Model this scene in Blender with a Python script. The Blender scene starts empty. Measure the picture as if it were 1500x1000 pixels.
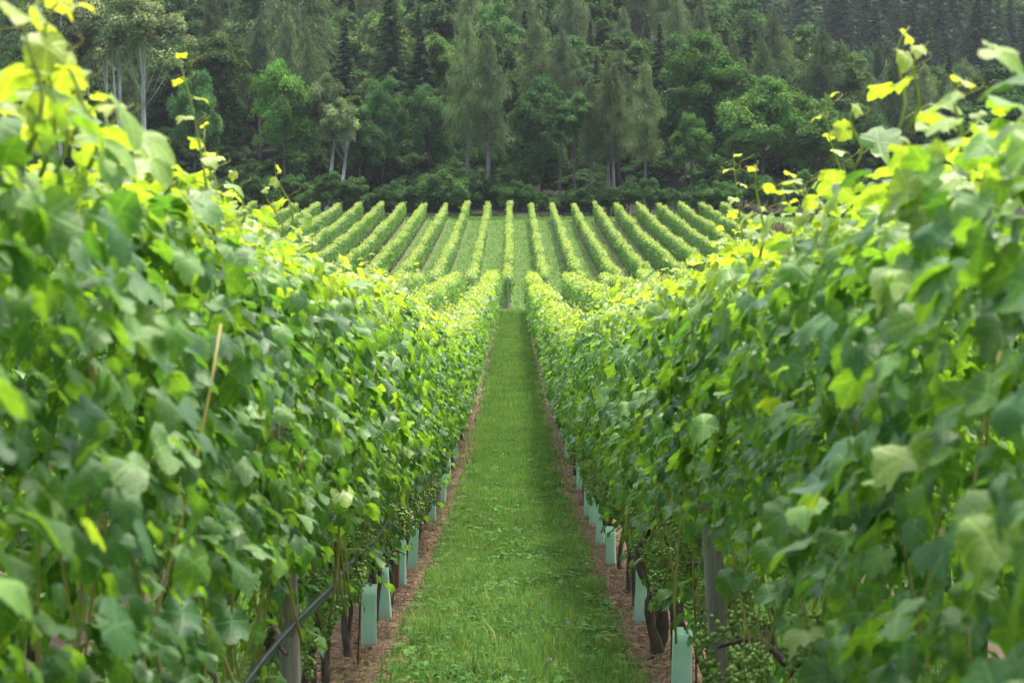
import bpy, math, random
import numpy as np
from mathutils import Matrix, Vector

SC = bpy.context.scene
COL = SC.collection
RNG = np.random.default_rng(7)
random.seed(7)
PI = math.pi

# ------------------------------------------------------------------ camera, sky, sun, exposure
FPX = 2917.0            # focal length in photograph pixels (70 mm on a 36 mm wide frame)
EYE = 1.82
cam_d = bpy.data.cameras.new('camera')
cam_d.lens = 70.0; cam_d.sensor_width = 36.0
cam_d.clip_start = 0.05; cam_d.clip_end = 5000.0
cam_d.dof.use_dof = True
cam_d.dof.focus_distance = 19.0
cam_d.dof.aperture_fstop = 7.4
cam_d.dof.aperture_blades = 9
cam = bpy.data.objects.new('camera', cam_d); COL.objects.link(cam)
cam.location = (0, 0, EYE)
cam.rotation_euler = (math.radians(90 - 1.96), 0, 0)
SC.camera = cam

SUN_AZ, SUN_EL = math.radians(35), math.radians(74)
w = bpy.data.worlds.new("World"); SC.world = w; w.use_nodes = True
nt = w.node_tree
sky = nt.nodes.new('ShaderNodeTexSky'); sky.sky_type = 'NISHITA'; sky.sun_disc = False
sky.sun_elevation = SUN_EL; sky.sun_rotation = SUN_AZ
sky.air_density = 1.0; sky.dust_density = 6.0; sky.ozone_density = 0.6
bg = nt.nodes['Background']; bg.inputs[1].default_value = 0.11
nt.links.new(sky.outputs[0], bg.inputs[0])
sun_d = bpy.data.lights.new('sun', 'SUN'); sun_d.energy = 1.5; sun_d.angle = math.radians(10)
sun_d.color = (1.0, 0.95, 0.85)
sun = bpy.data.objects.new('sun', sun_d); COL.objects.link(sun)
sv = Vector((math.sin(SUN_AZ)*math.cos(SUN_EL), math.cos(SUN_AZ)*math.cos(SUN_EL), math.sin(SUN_EL)))
sun.rotation_euler = sv.to_track_quat('Z', 'Y').to_euler()
sun.location = (0, 0, 60)
vs = SC.view_settings
SC.display_settings.display_device = 'sRGB'
vs.view_transform = 'Standard'; vs.look = 'None'; vs.gamma = 1.0; vs.exposure = 2.28
SC.cycles.max_bounces = 8
SC.cycles.diffuse_bounces = 4; SC.cycles.transmission_bounces = 6; SC.cycles.glossy_bounces = 2
SC.cycles.sample_clamp_indirect = 4.0
SC.cycles.use_denoising = True

# ------------------------------------------------------------------ helpers
def tag(o, label=None, cat=None, group=None, kind=None):
    if label: o['label'] = label
    if cat: o['category'] = cat
    if group: o['group'] = group
    if kind: o['kind'] = kind
    return o

def make_mesh(name, V, T, mat, C=None, smooth=False, L=None):
    """V (n,3), T (m,3|4) int, C (n,3) optional vertex colours"""
    V = np.ascontiguousarray(V, np.float32); T = np.ascontiguousarray(T, np.int32)
    me = bpy.data.meshes.new(name)
    n, m, k = len(V), len(T), T.shape[1]
    me.vertices.add(n); me.vertices.foreach_set('co', V.ravel())
    me.loops.add(m*k); me.loops.foreach_set('vertex_index', T.ravel())
    me.polygons.add(m)
    me.polygons.foreach_set('loop_start', np.arange(0, m*k, k, dtype=np.int32))
    if smooth: me.polygons.foreach_set('use_smooth', np.ones(m, bool))
    me.update(calc_edges=True)
    if C is not None:
        a = me.color_attributes.new('Col', 'FLOAT_COLOR', 'POINT')
        C4 = np.ones((n, 4), np.float32); C4[:, :3] = C
        a.data.foreach_set('color', C4.ravel())
    if L is not None and np.any(L):
        a = me.attributes.new('lc', 'FLOAT2', 'POINT'); a.data.foreach_set('vector', np.ascontiguousarray(L, np.float32).ravel())
    if mat: me.materials.append(mat)
    return me

def link(name, data, parent=None, loc=(0, 0, 0), rot=(0, 0, 0), scale=(1, 1, 1)):
    o = bpy.data.objects.new(name, data); COL.objects.link(o)
    o.location = loc; o.rotation_euler = rot
    o.scale = scale if hasattr(scale, '__len__') else (scale,)*3
    if parent: o.parent = parent
    return o

def empty(name, loc=(0, 0, 0), parent=None, rot=(0, 0, 0), scale=(1, 1, 1)):
    o = link(name, None, parent, loc, rot, scale); o.empty_display_size = 0.2
    return o

class Geo:
    """collects tris/quads (quads are split)"""
    def __init__(s): s.V = []; s.T = []; s.C = []; s.L = []; s.n = 0
    def add(s, V, T, c=None, l=None):
        V = np.asarray(V, float).reshape(-1, 3); T = np.asarray(T, int)
        if T.shape[1] == 4: T = np.concatenate([T[:, [0, 1, 2]], T[:, [0, 2, 3]]])
        s.V.append(V); s.T.append(T + s.n); s.n += len(V)
        s.C.append(np.tile(np.asarray(c if c is not None else (.5, .5, .5), float), (len(V), 1)) if np.ndim(c) < 2 else np.asarray(c))
        s.L.append(np.zeros((len(V), 2)) if l is None else l)
        return s
    def tube(s, pts, rad, seg=8, c=None, cap=True, wob=0.0):
        pts = np.asarray(pts, float); rad = np.broadcast_to(np.asarray(rad, float), (len(pts),))
        tan = np.gradient(pts, axis=0); tan /= np.linalg.norm(tan, axis=1)[:, None] + 1e-9
        ref = np.array([1.0, 0, 0]) if abs(tan[0][0]) < .8 else np.array([0, 1.0, 0])
        V = []
        for p, t, r in zip(pts, tan, rad):
            a = np.cross(t, ref); a /= np.linalg.norm(a); b = np.cross(t, a)
            th = np.arange(seg)/seg*2*PI
            rr = r*(1 + (RNG.normal(0, wob, seg) if wob else 0))
            V.append(p + (np.cos(th)*rr)[:, None]*a + (np.sin(th)*rr)[:, None]*b)
        V = np.concatenate(V); n = len(pts); F = []
        for i in range(n-1):
            for j in range(seg):
                k = (j+1) % seg
                F.append((i*seg+j, i*seg+k, (i+1)*seg+k, (i+1)*seg+j))
        F = np.array(F); base = len(V)
        T = np.concatenate([F[:, [0, 1, 2]], F[:, [0, 2, 3]]])
        if cap:
            V = np.concatenate([V, pts[[0, -1]]])
            ex = [(base, (j+1) % seg, j) for j in range(seg)] + [(base+1, (n-1)*seg+j, (n-1)*seg+(j+1) % seg) for j in range(seg)]
            T = np.concatenate([T, np.array(ex)])
        return s.add(V, T, c)
    def mesh(s, name, mat, smooth=False):
        return make_mesh(name, np.concatenate(s.V), np.concatenate(s.T), mat, np.concatenate(s.C), smooth, np.concatenate(s.L))

def norm(a): return a/(np.linalg.norm(a, axis=-1, keepdims=True)+1e-9)

def scatter(leaf, P, N, T, S, C, aspect=1.0):
    """copies of a leaf (x side, y tip, z normal) at P with normal N and tip T, size S, colour C -> V,T,C arrays"""
    LV, LT = leaf
    N = norm(N); T = norm(T - (T*N).sum(1, keepdims=True)*N); X = np.cross(T, N)
    S = np.asarray(S).reshape(-1, 1, 1)
    V = P[:, None, :] + S*(LV[None, :, 0:1]*X[:, None, :]*aspect + LV[None, :, 1:2]*T[:, None, :] + LV[None, :, 2:3]*N[:, None, :])
    n, k = len(P), len(LV)
    F = LT[None] + (np.arange(n)*k)[:, None, None]
    CC = np.repeat(C, k, axis=0)
    return V.reshape(-1, 3), F.reshape(-1, 3), CC, (np.tile(LV[:, :2], (n, 1)) if k > 6 else np.zeros((n*k, 2)))

def rand_unit(n, rng=RNG):
    return norm(rng.normal(size=(n, 3)))

# ------------------------------------------------------------------ materials
def nodes(name):
    m = bpy.data.materials.new(name); m.use_nodes = True
    t = m.node_tree; t.nodes.clear()
    out = t.nodes.new('ShaderNodeOutputMaterial')
    return m, t, out

def N(t, typ, **kw):
    n = t.nodes.new(typ)
    for k, v in kw.items():
        if k.startswith('i_'):
            key = k[2:]
            n.inputs[int(key) if key.isdigit() else key.replace('_', ' ')].default_value = v
        else: setattr(n, k, v)
    return n

def mixc(t, blend, fac, a, b):
    n = t.nodes.new('ShaderNodeMix'); n.data_type = 'RGBA'; n.blend_type = blend
    for s, v in ((n.inputs[0], fac), (n.inputs[6], a), (n.inputs[7], b)):
        if hasattr(v, 'bl_idname') or hasattr(v, 'is_linked'): t.links.new(v, s)
        else: s.default_value = v
    return n.outputs[2]

def leaf_material(name, trans=0.4, rough=0.42, spec=0.45, tcol=(1.5, 1.45, .5, 1), back=(1.15, 1.1, 1.15, 1), noise=30., tint=False, veins=False):
    m, t, out = nodes(name)
    at = N(t, 'ShaderNodeAttribute', attribute_name='Col')
    col = at.outputs['Color']
    tc = N(t, 'ShaderNodeTexCoord')
    no = N(t, 'ShaderNodeTexNoise', i_Scale=noise, i_Detail=3.0)
    t.links.new(tc.outputs['Object'], no.inputs['Vector'])
    rp = N(t, 'ShaderNodeValToRGB')
    rp.color_ramp.elements[0].position = .3; rp.color_ramp.elements[0].color = (.72, .76, .72, 1)
    rp.color_ramp.elements[1].position = .72; rp.color_ramp.elements[1].color = (1.2, 1.18, 1.1, 1)
    t.links.new(no.outputs['Fac'], rp.inputs[0])
    col = mixc(t, 'MULTIPLY', 1.0, col, rp.outputs[0])
    if tint:
        oi = N(t, 'ShaderNodeObjectInfo')
        col = mixc(t, 'MULTIPLY', 1.0, col, oi.outputs['Color'])
        orr = N(t, 'ShaderNodeValToRGB'); orr.color_ramp.elements[0].color = (.62, .62, .66, 1); orr.color_ramp.elements[1].color = (1.38, 1.34, 1.2, 1)
        t.links.new(oi.outputs['Random'], orr.inputs[0]); col = mixc(t, 'MULTIPLY', 1.0, col, orr.outputs[0])
    if veins:       # five main veins fanning from the stalk and ribs between them, in leaf-local coordinates
        def mt(op, a, b=None):
            n = N(t, 'ShaderNodeMath', operation=op)
            for i, v in enumerate((a, b)):
                if v is None: continue
                if hasattr(v, 'is_linked'): t.links.new(v, n.inputs[i])
                else: n.inputs[i].default_value = v
            return n.outputs[0]
        lc = N(t, 'ShaderNodeAttribute', attribute_name='lc'); sx = N(t, 'ShaderNodeSeparateXYZ'); t.links.new(lc.outputs['Vector'], sx.inputs[0])
        X, Y = sx.outputs['X'], mt('SUBTRACT', sx.outputs['Y'], .1)
        th = mt('ABSOLUTE', mt('ARCTAN2', X, Y)); r = mt('SQRT', mt('ADD', mt('MULTIPLY', X, X), mt('MULTIPLY', Y, Y)))
        dv = mt('MINIMUM', th, mt('MINIMUM', mt('ABSOLUTE', mt('SUBTRACT', th, .91)), mt('ABSOLUTE', mt('SUBTRACT', th, 1.99))))
        dist = mt('MULTIPLY', mt('SINE', mt('MINIMUM', dv, 1.5)), r)
        mr = N(t, 'ShaderNodeMapRange'); mr.inputs['From Min'].default_value = .006; mr.inputs['From Max'].default_value = .026; mr.inputs['To Min'].default_value = 1; mr.inputs['To Max'].default_value = 0
        t.links.new(dist, mr.inputs['Value'])
        main = mt('MULTIPLY', mr.outputs[0], mt('GREATER_THAN', r, .004))
        rib = mt('MULTIPLY', mt('ADD', mt('SINE', mt('MULTIPLY', mt('SUBTRACT', r, mt('MULTIPLY', dist, .9)), 62.)), 1.), .5)
        vein = mt('MAXIMUM', mt('MULTIPLY', main, .75), mt('MULTIPLY', mt('POWER', rib, 6.), .28))
        zero = mt('GREATER_THAN', mt('ADD', mt('ABSOLUTE', X), mt('ABSOLUTE', sx.outputs['Y'])), 1e-5)
        vein = mt('MULTIPLY', vein, zero)
        col = mixc(t, 'MIX', vein, col, mixc(t, 'MULTIPLY', 1., col, (1.9, 1.65, 1.7, 1)))
        vh = mt('ADD', mt('MULTIPLY', vein, -.6), no.outputs['Fac'])
    ge = N(t, 'ShaderNodeNewGeometry')
    bk = mixc(t, 'MULTIPLY', 1.0, col, back)
    fcol = mixc(t, 'MIX', ge.outputs['Backfacing'], col, bk)
    pr = N(t, 'ShaderNodeBsdfPrincipled', i_Roughness=rough)
    pr.inputs['Specular IOR Level'].default_value = spec
    t.links.new(fcol, pr.inputs['Base Color'])
    if veins:
        bu = N(t, 'ShaderNodeBump', i_Strength=.5, i_Distance=.004)
        t.links.new(vh, bu.inputs['Height']); t.links.new(bu.outputs[0], pr.inputs['Normal'])
    tr = N(t, 'ShaderNodeBsdfTranslucent')
    t.links.new(mixc(t, 'MULTIPLY', 1.0, col, tcol), tr.inputs['Color'])
    mx = N(t, 'ShaderNodeMixShader', i_0=trans)
    t.links.new(pr.outputs[0], mx.inputs[1]); t.links.new(tr.outputs[0], mx.inputs[2])
    t.links.new(mx.outputs[0], out.inputs[0])
    return m

def surf(name, c1, c2, scale=8., rough=.85, stretch=(1, 1, 1), bump=.3, detail=6., dist=.01, spec=.3, c3=None, trans=0):
    m, t, out = nodes(name)
    tc = N(t, 'ShaderNodeTexCoord'); mp = N(t, 'ShaderNodeMapping'); mp.inputs['Scale'].default_value = stretch
    t.links.new(tc.outputs['Object'], mp.inputs[0])
    no = N(t, 'ShaderNodeTexNoise', i_Scale=scale, i_Detail=detail, i_Roughness=.65); t.links.new(mp.outputs[0], no.inputs['Vector'])
    rp = N(t, 'ShaderNodeValToRGB'); e = rp.color_ramp.elements
    e[0].position = .32; e[0].color = (*c1, 1); e[1].position = .68; e[1].color = (*c2, 1)
    t.links.new(no.outputs['Fac'], rp.inputs[0]); col = rp.outputs[0]
    if c3:
        n2 = N(t, 'ShaderNodeTexNoise', i_Scale=scale*.17, i_Detail=4.); t.links.new(mp.outputs[0], n2.inputs['Vector'])
        r2 = N(t, 'ShaderNodeValToRGB'); r2.color_ramp.elements[0].position = .45; r2.color_ramp.elements[1].position = .62
        t.links.new(n2.outputs['Fac'], r2.inputs[0])
        col = mixc(t, 'MIX', r2.outputs[0], col, (*c3, 1))
    pr = N(t, 'ShaderNodeBsdfPrincipled', i_Roughness=rough); pr.inputs['Specular IOR Level'].default_value = spec
    t.links.new(col, pr.inputs['Base Color'])
    if bump:
        bu = N(t, 'ShaderNodeBump', i_Strength=bump, i_Distance=dist)
        t.links.new(no.outputs['Fac'], bu.inputs['Height']); t.links.new(bu.outputs[0], pr.inputs['Normal'])
    sh = pr.outputs[0]
    if trans:
        tr = N(t, 'ShaderNodeBsdfTranslucent'); t.links.new(col, tr.inputs['Color'])
        mx = N(t, 'ShaderNodeMixShader', i_0=trans); t.links.new(sh, mx.inputs[1]); t.links.new(tr.outputs[0], mx.inputs[2]); sh = mx.outputs[0]
    t.links.new(sh, out.inputs[0])
    return m

def attr_mat(name, rough=.8, trans=0.0, spec=.3):
    m, t, out = nodes(name)
    at = N(t, 'ShaderNodeAttribute', attribute_name='Col')
    pr = N(t, 'ShaderNodeBsdfPrincipled', i_Roughness=rough); pr.inputs['Specular IOR Level'].default_value = spec
    t.links.new(at.outputs['Color'], pr.inputs['Base Color'])
    sh = pr.outputs[0]
    if trans:
        tr = N(t, 'ShaderNodeBsdfTranslucent'); t.links.new(at.outputs['Color'], tr.inputs['Color'])
        mx = N(t, 'ShaderNodeMixShader', i_0=trans); t.links.new(sh, mx.inputs[1]); t.links.new(tr.outputs[0], mx.inputs[2]); sh = mx.outputs[0]
    t.links.new(sh, out.inputs[0])
    return m

M = {
    'vine': leaf_material('vine_leaf', trans=.48, tcol=(1.6, 1.5, .45, 1), rough=.43, spec=.5, veins=True, noise=26.),
    'tree': leaf_material('tree_leaf', trans=.28, rough=.85, spec=.06, tcol=(1.2, 1.25, .6, 1), noise=.5, tint=True),
    'grass': leaf_material('grass_blade', trans=.38, rough=.7, spec=.12, tcol=(1.2, 1.25, .55, 1), noise=2.2),
    'stem': attr_mat('green_stem', .6, .15),
    'berry': attr_mat('grape_berry', .35, .35, .5),
    'litter': attr_mat('dry_litter', .9, .1, .1),
    'flower': attr_mat('clover_flower', .8, .2),
    'bark': surf('vine_bark', (.035, .025, .019), (.14, .10, .075), 30., .95, (1, 1, .25), .9, dist=.02),
    'post': surf('weathered_post', (.15, .13, .11), (.34, .30, .26), 22., .9, (1, 1, .06), .5, dist=.006),
    'stake': surf('brown_stake', (.09, .045, .025), (.19, .10, .06), 22., .9, (1, 1, .08), .4, dist=.005),
    'rod': surf('rusty_rod', (.06, .03, .02), (.12, .06, .04), 40., .8),
    'hose': surf('black_hose', (.012, .013, .016), (.03, .032, .038), 30., .38, bump=.05, spec=.5),
    'tube': surf('mint_plastic', (.60, .86, .68), (.74, .92, .80), 9., .5, (1, 1, .5), .1, c3=(.50, .56, .44), trans=.45, spec=.35),
    'soil': surf('mulched_soil', (.055, .036, .026), (.165, .11, .08), 38., .95, (1, .6, 1), .8, dist=.02, c3=(.115, .08, .056)),
    'ground': None,
    'tbark': surf('forest_bark', (.05, .042, .036), (.13, .11, .095), 5., .95, (1, 1, .2), .8, dist=.05),
    'larchbark': surf('larch_bark', (.10, .085, .075), (.20, .175, .155), 5., .95, (1, 1, .2), .8, dist=.05),
    'birchbark': surf('birch_bark', (.32, .32, .30), (.60, .60, .57), 4., .8, (1, 1, .5), .2, c3=(.20, .19, .17)),
}

def ground_material():
    m, t, out = nodes('meadow_ground')
    tc = N(t, 'ShaderNodeTexCoord')
    n1 = N(t, 'ShaderNodeTexNoise', i_Scale=14., i_Detail=8., i_Roughness=.75); t.links.new(tc.outputs['Object'], n1.inputs['Vector'])
    n2 = N(t, 'ShaderNodeTexNoise', i_Scale=.55, i_Detail=5.); t.links.new(tc.outputs['Object'], n2.inputs['Vector'])
    r1 = N(t, 'ShaderNodeValToRGB'); e = r1.color_ramp.elements
    e[0].position = .3; e[0].color = (.035, .075, .018, 1); e[1].position = .7; e[1].color = (.095, .175, .042, 1)
    t.links.new(n1.outputs['Fac'], r1.inputs[0])
    r2 = N(t, 'ShaderNodeValToRGB'); e = r2.color_ramp.elements
    e[0].position = .35; e[0].color = (.8, .85, .8, 1); e[1].position = .68; e[1].color = (1.25, 1.12, .95, 1)
    t.links.new(n2.outputs['Fac'], r2.inputs[0])
    col = mixc(t, 'MULTIPLY', 1., r1.outputs[0], r2.outputs[0])
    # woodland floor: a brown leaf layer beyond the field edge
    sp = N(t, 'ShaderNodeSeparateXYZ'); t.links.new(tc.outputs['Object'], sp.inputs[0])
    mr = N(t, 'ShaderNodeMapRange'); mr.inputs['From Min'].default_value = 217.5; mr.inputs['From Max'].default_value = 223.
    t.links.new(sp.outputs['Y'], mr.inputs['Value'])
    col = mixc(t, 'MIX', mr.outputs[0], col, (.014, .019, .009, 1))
    pr = N(t, 'ShaderNodeBsdfPrincipled', i_Roughness=.95); pr.inputs['Specular IOR Level'].default_value = .15
    t.links.new(col, pr.inputs['Base Color'])
    bu = N(t, 'ShaderNodeBump', i_Strength=.8, i_Distance=.05); t.links.new(n1.outputs['Fac'], bu.inputs['Height']); t.links.new(bu.outputs[0], pr.inputs['Normal'])
    t.links.new(pr.outputs[0], out.inputs[0])
    return m
M['ground'] = ground_material()

# ------------------------------------------------------------------ terrain
PROF = [(-60, .9), (0, 0.0), (5, -.26), (9, -.47), (13.8, -.70), (20, -1.04), (26, -1.24), (35, -1.33), (50, -1.27), (80, -.95), (108, -.48), (119, -.34),
        (140, 1.0), (165, 3.0), (190, 5.3), (212, 7.42), (226, 8.6)]
_ty = np.arange(-60, 226.01, .5); _tz = np.interp(_ty, *zip(*PROF))
_k = np.exp(-np.linspace(-2, 2, 13)**2); _k /= _k.sum()
_tz = np.concatenate([_tz[:6], np.convolve(_tz, _k, 'valid'), _tz[-6:]])
def smooth(a, b, x):
    t = np.clip((np.asarray(x, float)-a)/(b-a), 0, 1); return t*t*(3-2*t)
def gz(x, y):
    x = np.asarray(x, float); y = np.asarray(y, float)
    z = np.interp(y, _ty, _tz)
    d = np.maximum(y-226, 0)
    left = .26*np.minimum(d, 900)
    right = .10*np.minimum(d, 190) + .29*np.clip(d-190, 0, 800)
    t = smooth(12, 75, x)
    return z + (left*(1-t) + right*t)*smooth(0, 25, d)
def slope(y): return math.atan((float(gz(0, y+.6))-float(gz(0, y-.6)))/1.2)

def grid_mesh(name, xs, ys, dz, mat):
    X, Y = np.meshgrid(xs, ys); Z = gz(X, Y) + dz
    V = np.stack([X, Y, Z], -1).reshape(-1, 3); nx = len(xs)
    i = np.arange((len(ys)-1)*nx).reshape(-1, nx)[:, :-1].ravel()
    return make_mesh(name, V, np.stack([i, i+1, i+nx+1, i+nx], 1), mat, None, True)

YS = np.concatenate([np.arange(-60, 130, 1.0), np.arange(130, 230, 2.), np.arange(230, 300, 5.), np.arange(300, 1300, 20.)])
XS = np.concatenate([np.arange(-600, -40, 40.), np.arange(-40, 40, 4.), np.arange(40, 601, 20.)])
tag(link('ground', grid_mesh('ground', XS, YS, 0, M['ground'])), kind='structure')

S1, S2 = 2.0, 2.25           # row spacing of the near and the far field
NEAR_END, FAR0, FAR1 = 108.0, 119.0, 212.0
FAR_X0 = -0.25

def soil_strip(xc, y0, y1, hw, name='soil_strip'):
    ys = [y for y in YS if y0 <= y <= y1]
    V = []; 
    for i, y in enumerate(ys):
        a = hw*(1+.22*math.sin(y*1.7+xc*3)+.15*math.sin(y*4.1+xc)); b = hw*(1+.22*math.sin(y*1.3+2+xc)+.15*math.sin(y*3.7+1))
        for x in (xc-a, xc, xc+b): V.append((x, y, float(gz(x, y))+(.012 if x == xc else .005)))
    n = len(ys); F = [(i*3+j, i*3+j+1, i*3+j+4, i*3+j+3) for i in range(n-1) for j in (0, 1)]
    return tag(link(name, make_mesh(name, V, F, M['soil'], None, True)), kind='structure')

# ------------------------------------------------------------------ leaves
def vine_leaf(n_out, rings, seed=0, teeth=True):
    """palmate five-lobed blade, petiole joint at the origin side, tip along +y, folded and cupped"""
    r = random.Random(seed)
    key = [(0, 1.06), (12, .86), (27, .70), (40, .84), (52, .94), (66, .82), (84, .66), (100, .77), (114, .80), (130, .66), (148, .60), (166, .46), (180, .10)]
    ks = sorted([(-a, v) for a, v in key if 0 < a < 180] + key)
    ka = [a for a, _ in ks]; kv = [v*(1+r.uniform(-.07, .07)) for _, v in ks]
    ang = np.linspace(-178, 178, n_out)
    rad = np.interp(ang, ka, kv)
    if teeth: rad = rad*(1+.055*np.where(np.arange(n_out) % 2, 1, -1))
    a = np.radians(ang)
    O = np.stack([np.sin(a)*rad*.92, np.cos(a)*rad], 1)*.56
    V = [(0, 0, 0)]; fold = r.uniform(.03, .26); cup = r.uniform(-.42, .15); wav = r.uniform(.03, .11); ph = r.uniform(0, 6)
    for k in range(1, rings+1):
        f = k/rings
        for j, (x, y) in enumerate(O*f):
            rr = math.hypot(x, y)
            z = fold*abs(x) + cup*rr*rr*1.6 + wav*math.sin(3*a[j]+ph)*f*f - .2*max(y, 0)**2
            V.append((x, y, z))
    T = [(0, j+2, j+1) for j in range(n_out-1)]
    for k in range(rings-1):
        b0 = 1+k*n_out; b1 = b0+n_out
        for j in range(n_out-1):
            T += [(b0+j, b0+j+1, b1+j+1), (b0+j, b1+j+1, b1+j)]
    V = np.array(V); V[:, 1] += .1
    return V, np.array(T)

LEAF_HI = [vine_leaf(25, 2, s) for s in range(7)]
LEAF_MID = [vine_leaf(21, 2, s, False) for s in range(5)]
LEAF_LOW = [vine_leaf(13, 1, s, False) for s in range(3)]
LEAF_QUAD = (np.array([(-.5, 0, .1), (0, -.45, 0), (.5, 0, .1), (0, .55, -.08)]), np.array([(0, 1, 3), (1, 2, 3)]))

def leaf_cols(n, young, rng):
    """young 0..1 per leaf"""
    base = np.array([.042, .122, .034]); mid = np.array([.120, .250, .042]); yng = np.array([.30, .41, .070])
    u = rng.random((n, 1))
    c = base*(1-u)+mid*u
    k = rng.random((n, 1)) < .03
    c = np.where(k, np.array([.17, .28, .035]), c)
    y = young.reshape(-1, 1)
    c = c*(1-y)+yng*y
    return c*rng.uniform(.8, 1.2, (n, 1))

def canopy_arrays(rng, L, n, h0=.96, h1=2.2, ht=.32, size=.115, fruit=.20, yk=1.0):
    """leaf positions, normals, tips, sizes, colours for a stretch of trellised canopy along +y"""
    ns = int(n*.74); ntp = n-ns
    # sides
    y = rng.uniform(-.06, L+.06, ns); side = np.where(rng.random(ns) < .5, -1., 1.)
    z = h0 + (h1-h0)*rng.beta(1.25, 1.05, ns)
    fz = rng.random(ns) < fruit; z = np.where(fz, h0+.05-max(.52, h0-.5)*rng.random(ns)**1.2, z)
    ph = rng.uniform(0, 6, 6)
    bul = 1+.20*np.sin(y*2*PI/max(L, 1)*1+ph[0]+z*2.3)+.13*np.sin(y*2*PI/max(L, 1)*3+ph[1]-z*3.7)
    q_ = np.clip((z-h0)/(h1-h0), 0, 1); prof = .58+.42*smooth(0, .35, q_)-.22*smooth(.75, 1, q_)-.25*fz
    dep = np.where(rng.random(ns) < .72, rng.normal(0, .055, ns), -rng.uniform(.05, .28, ns))
    x = side*np.clip(ht*prof*bul+dep, .02, .45)
    P1 = np.stack([x, y, z], 1)
    el = rng.normal(.58, .33, ns); az = rng.normal(0, .48, ns)
    N1 = np.stack([side*np.cos(el)*np.cos(az), np.cos(el)*np.sin(az), np.sin(el)], 1)
    T1 = np.stack([side*.25+rng.normal(0, .25, ns), rng.normal(0, .45, ns), -np.ones(ns)], 1)
    # top
    y = rng.uniform(-.06, L+.06, ntp); x = np.clip(rng.normal(0, ht*.55, ntp), -.3, .3)
    z = h1-.12*np.abs(x)/ht+rng.normal(.02, .09, ntp)+.07*np.sin(y*2*PI/max(L, 1)*2+ph[2])
    P2 = np.stack([x, y, z], 1)
    N2 = norm(np.stack([x*1.2+rng.normal(0, .45, ntp), rng.normal(0, .5, ntp), np.ones(ntp)], 1))
    T2 = rng.normal(0, 1, (ntp, 3)); T2[:, 2] = -.5; T2[:, 0] += np.sign(x)*.6
    P2[:, 2] = np.minimum(P2[:, 2], h1+.17); P = np.concatenate([P1, P2]); Nn = np.concatenate([N1, N2]); Tt = np.concatenate([T1, T2])
    yg = np.clip((P[:, 2]-(h1-.16))/.3, 0, 1)*rng.uniform(.1, 1.15, n)
    yg = np.clip(yg, 0, 1)*yk
    S = size*rng.uniform(.5, 1.3, n)*(1-.45*yg)
    return P, Nn, Tt, S, leaf_cols(n, yg, rng)

def foliage_mesh(name, arr, leaves, rng, extra=None):
    P, Nn, Tt, S, C = arr
    g = Geo(); idx = rng.integers(0, len(leaves), len(P))
    for k, lf in enumerate(leaves):
        m_ = idx == k
        if m_.any():
            g.add(*scatter(lf, P[m_], Nn[m_], Tt[m_], S[m_], C[m_]))
    if extra: extra(g)
    return g.mesh(name, M['vine'], False)

def shoot_geo(rng, h, lean, leaves, lsz=.055):
    """upright young shoot with small pale leaves and a curling tendril"""
    g = Geo(); n = 8; s = np.linspace(0, 1, n)
    ax, ay = lean
    pts = np.stack([ax*s**1.6*h+.02*np.sin(s*6), ay*s**1.6*h, s*h-(s**4)*h*.06], 1)
    g.tube(pts, np.linspace(.0045, .0014, n), 6, (.25, .31, .07))
    k = max(3, int(h/.06)); P = []; Nn = []; T = []; S = []; C = []
    for i in range(k):
        f = (i+.6)/k; p = np.array([np.interp(f, s, pts[:, j]) for j in range(3)]); a = i*2.4+rng.uniform(-.4, .4)
        d = np.array([math.cos(a), math.sin(a), .35]); ln = lsz*(1.15-.7*f)
        q = p+d*ln*.7
        g.tube([p, (p+q)/2+[0, 0, .008], q], .0018, 4, (.26, .32, .07), False)
        P.append(q); Nn.append(np.array([d[0]*.4, d[1]*.4, 1])+rng.normal(0, .4, 3)); T.append(d+[0, 0, -.5]); S.append(ln*1.45)
        C.append(np.array([.15, .28, .045])*(1-f)+np.array([.31, .37, .075])*f)
        if i % 3 == 1:
            th = np.linspace(0, 5, 10); R_ = .012
            tp = p+np.stack([-d[0]*th*.014+R_*np.cos(th*1.6), -d[1]*th*.014+R_*np.sin(th*1.6), th*.012], 1)-[R_, 0, 0]
            g.tube(tp, .0009, 4, (.35, .34, .08), False)
    g.add(*scatter(leaves[0], np.array(P), np.array(Nn), np.array(T), np.array(S), np.array(C)))
    return g

def bunch_geo(rng, n=46, L=.17, r0=.05, br=.0092):
    ico_v = np.array([(0, 0, 1), (.94, 0, .33), (-.47, .82, .33), (-.47, -.82, .33), (.47, .82, -.33), (-.94, 0, -.33), (.47, -.82, -.33), (0, 0, -1)])
    ico_t = np.array([(0, 1, 2), (0, 2, 3), (0, 3, 1), (1, 4, 2), (2, 5, 3), (3, 6, 1), (1, 6, 4), (2, 4, 5), (3, 5, 6), (4, 7, 5), (5, 7, 6), (6, 7, 4)])
    g = Geo()
    f = rng.random(n)**.8; a = rng.uniform(0, 2*PI, n); r = r0*(1-f*.75)*np.sqrt(rng.random(n)*.6+.4)
    P = np.stack([r*np.cos(a), r*np.sin(a), -f*L], 1)
    C = np.array([.30, .44, .11])*rng.uniform(.7, 1.2, (n, 1))
    V = P[:, None]+ico_v[None]*br*rng.uniform(.8, 1.15, (n, 1, 1))
    F = ico_t[None]+(np.arange(n)*8)[:, None, None]
    g.add(V.reshape(-1, 3), F.reshape(-1, 3), np.repeat(C, 8, 0))
    g.tube([(0, 0, .05), (0, 0, 0), (.004, 0, -L*.6)], [.003, .0025, .0015], 5, (.2, .24, .07))
    return g

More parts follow.
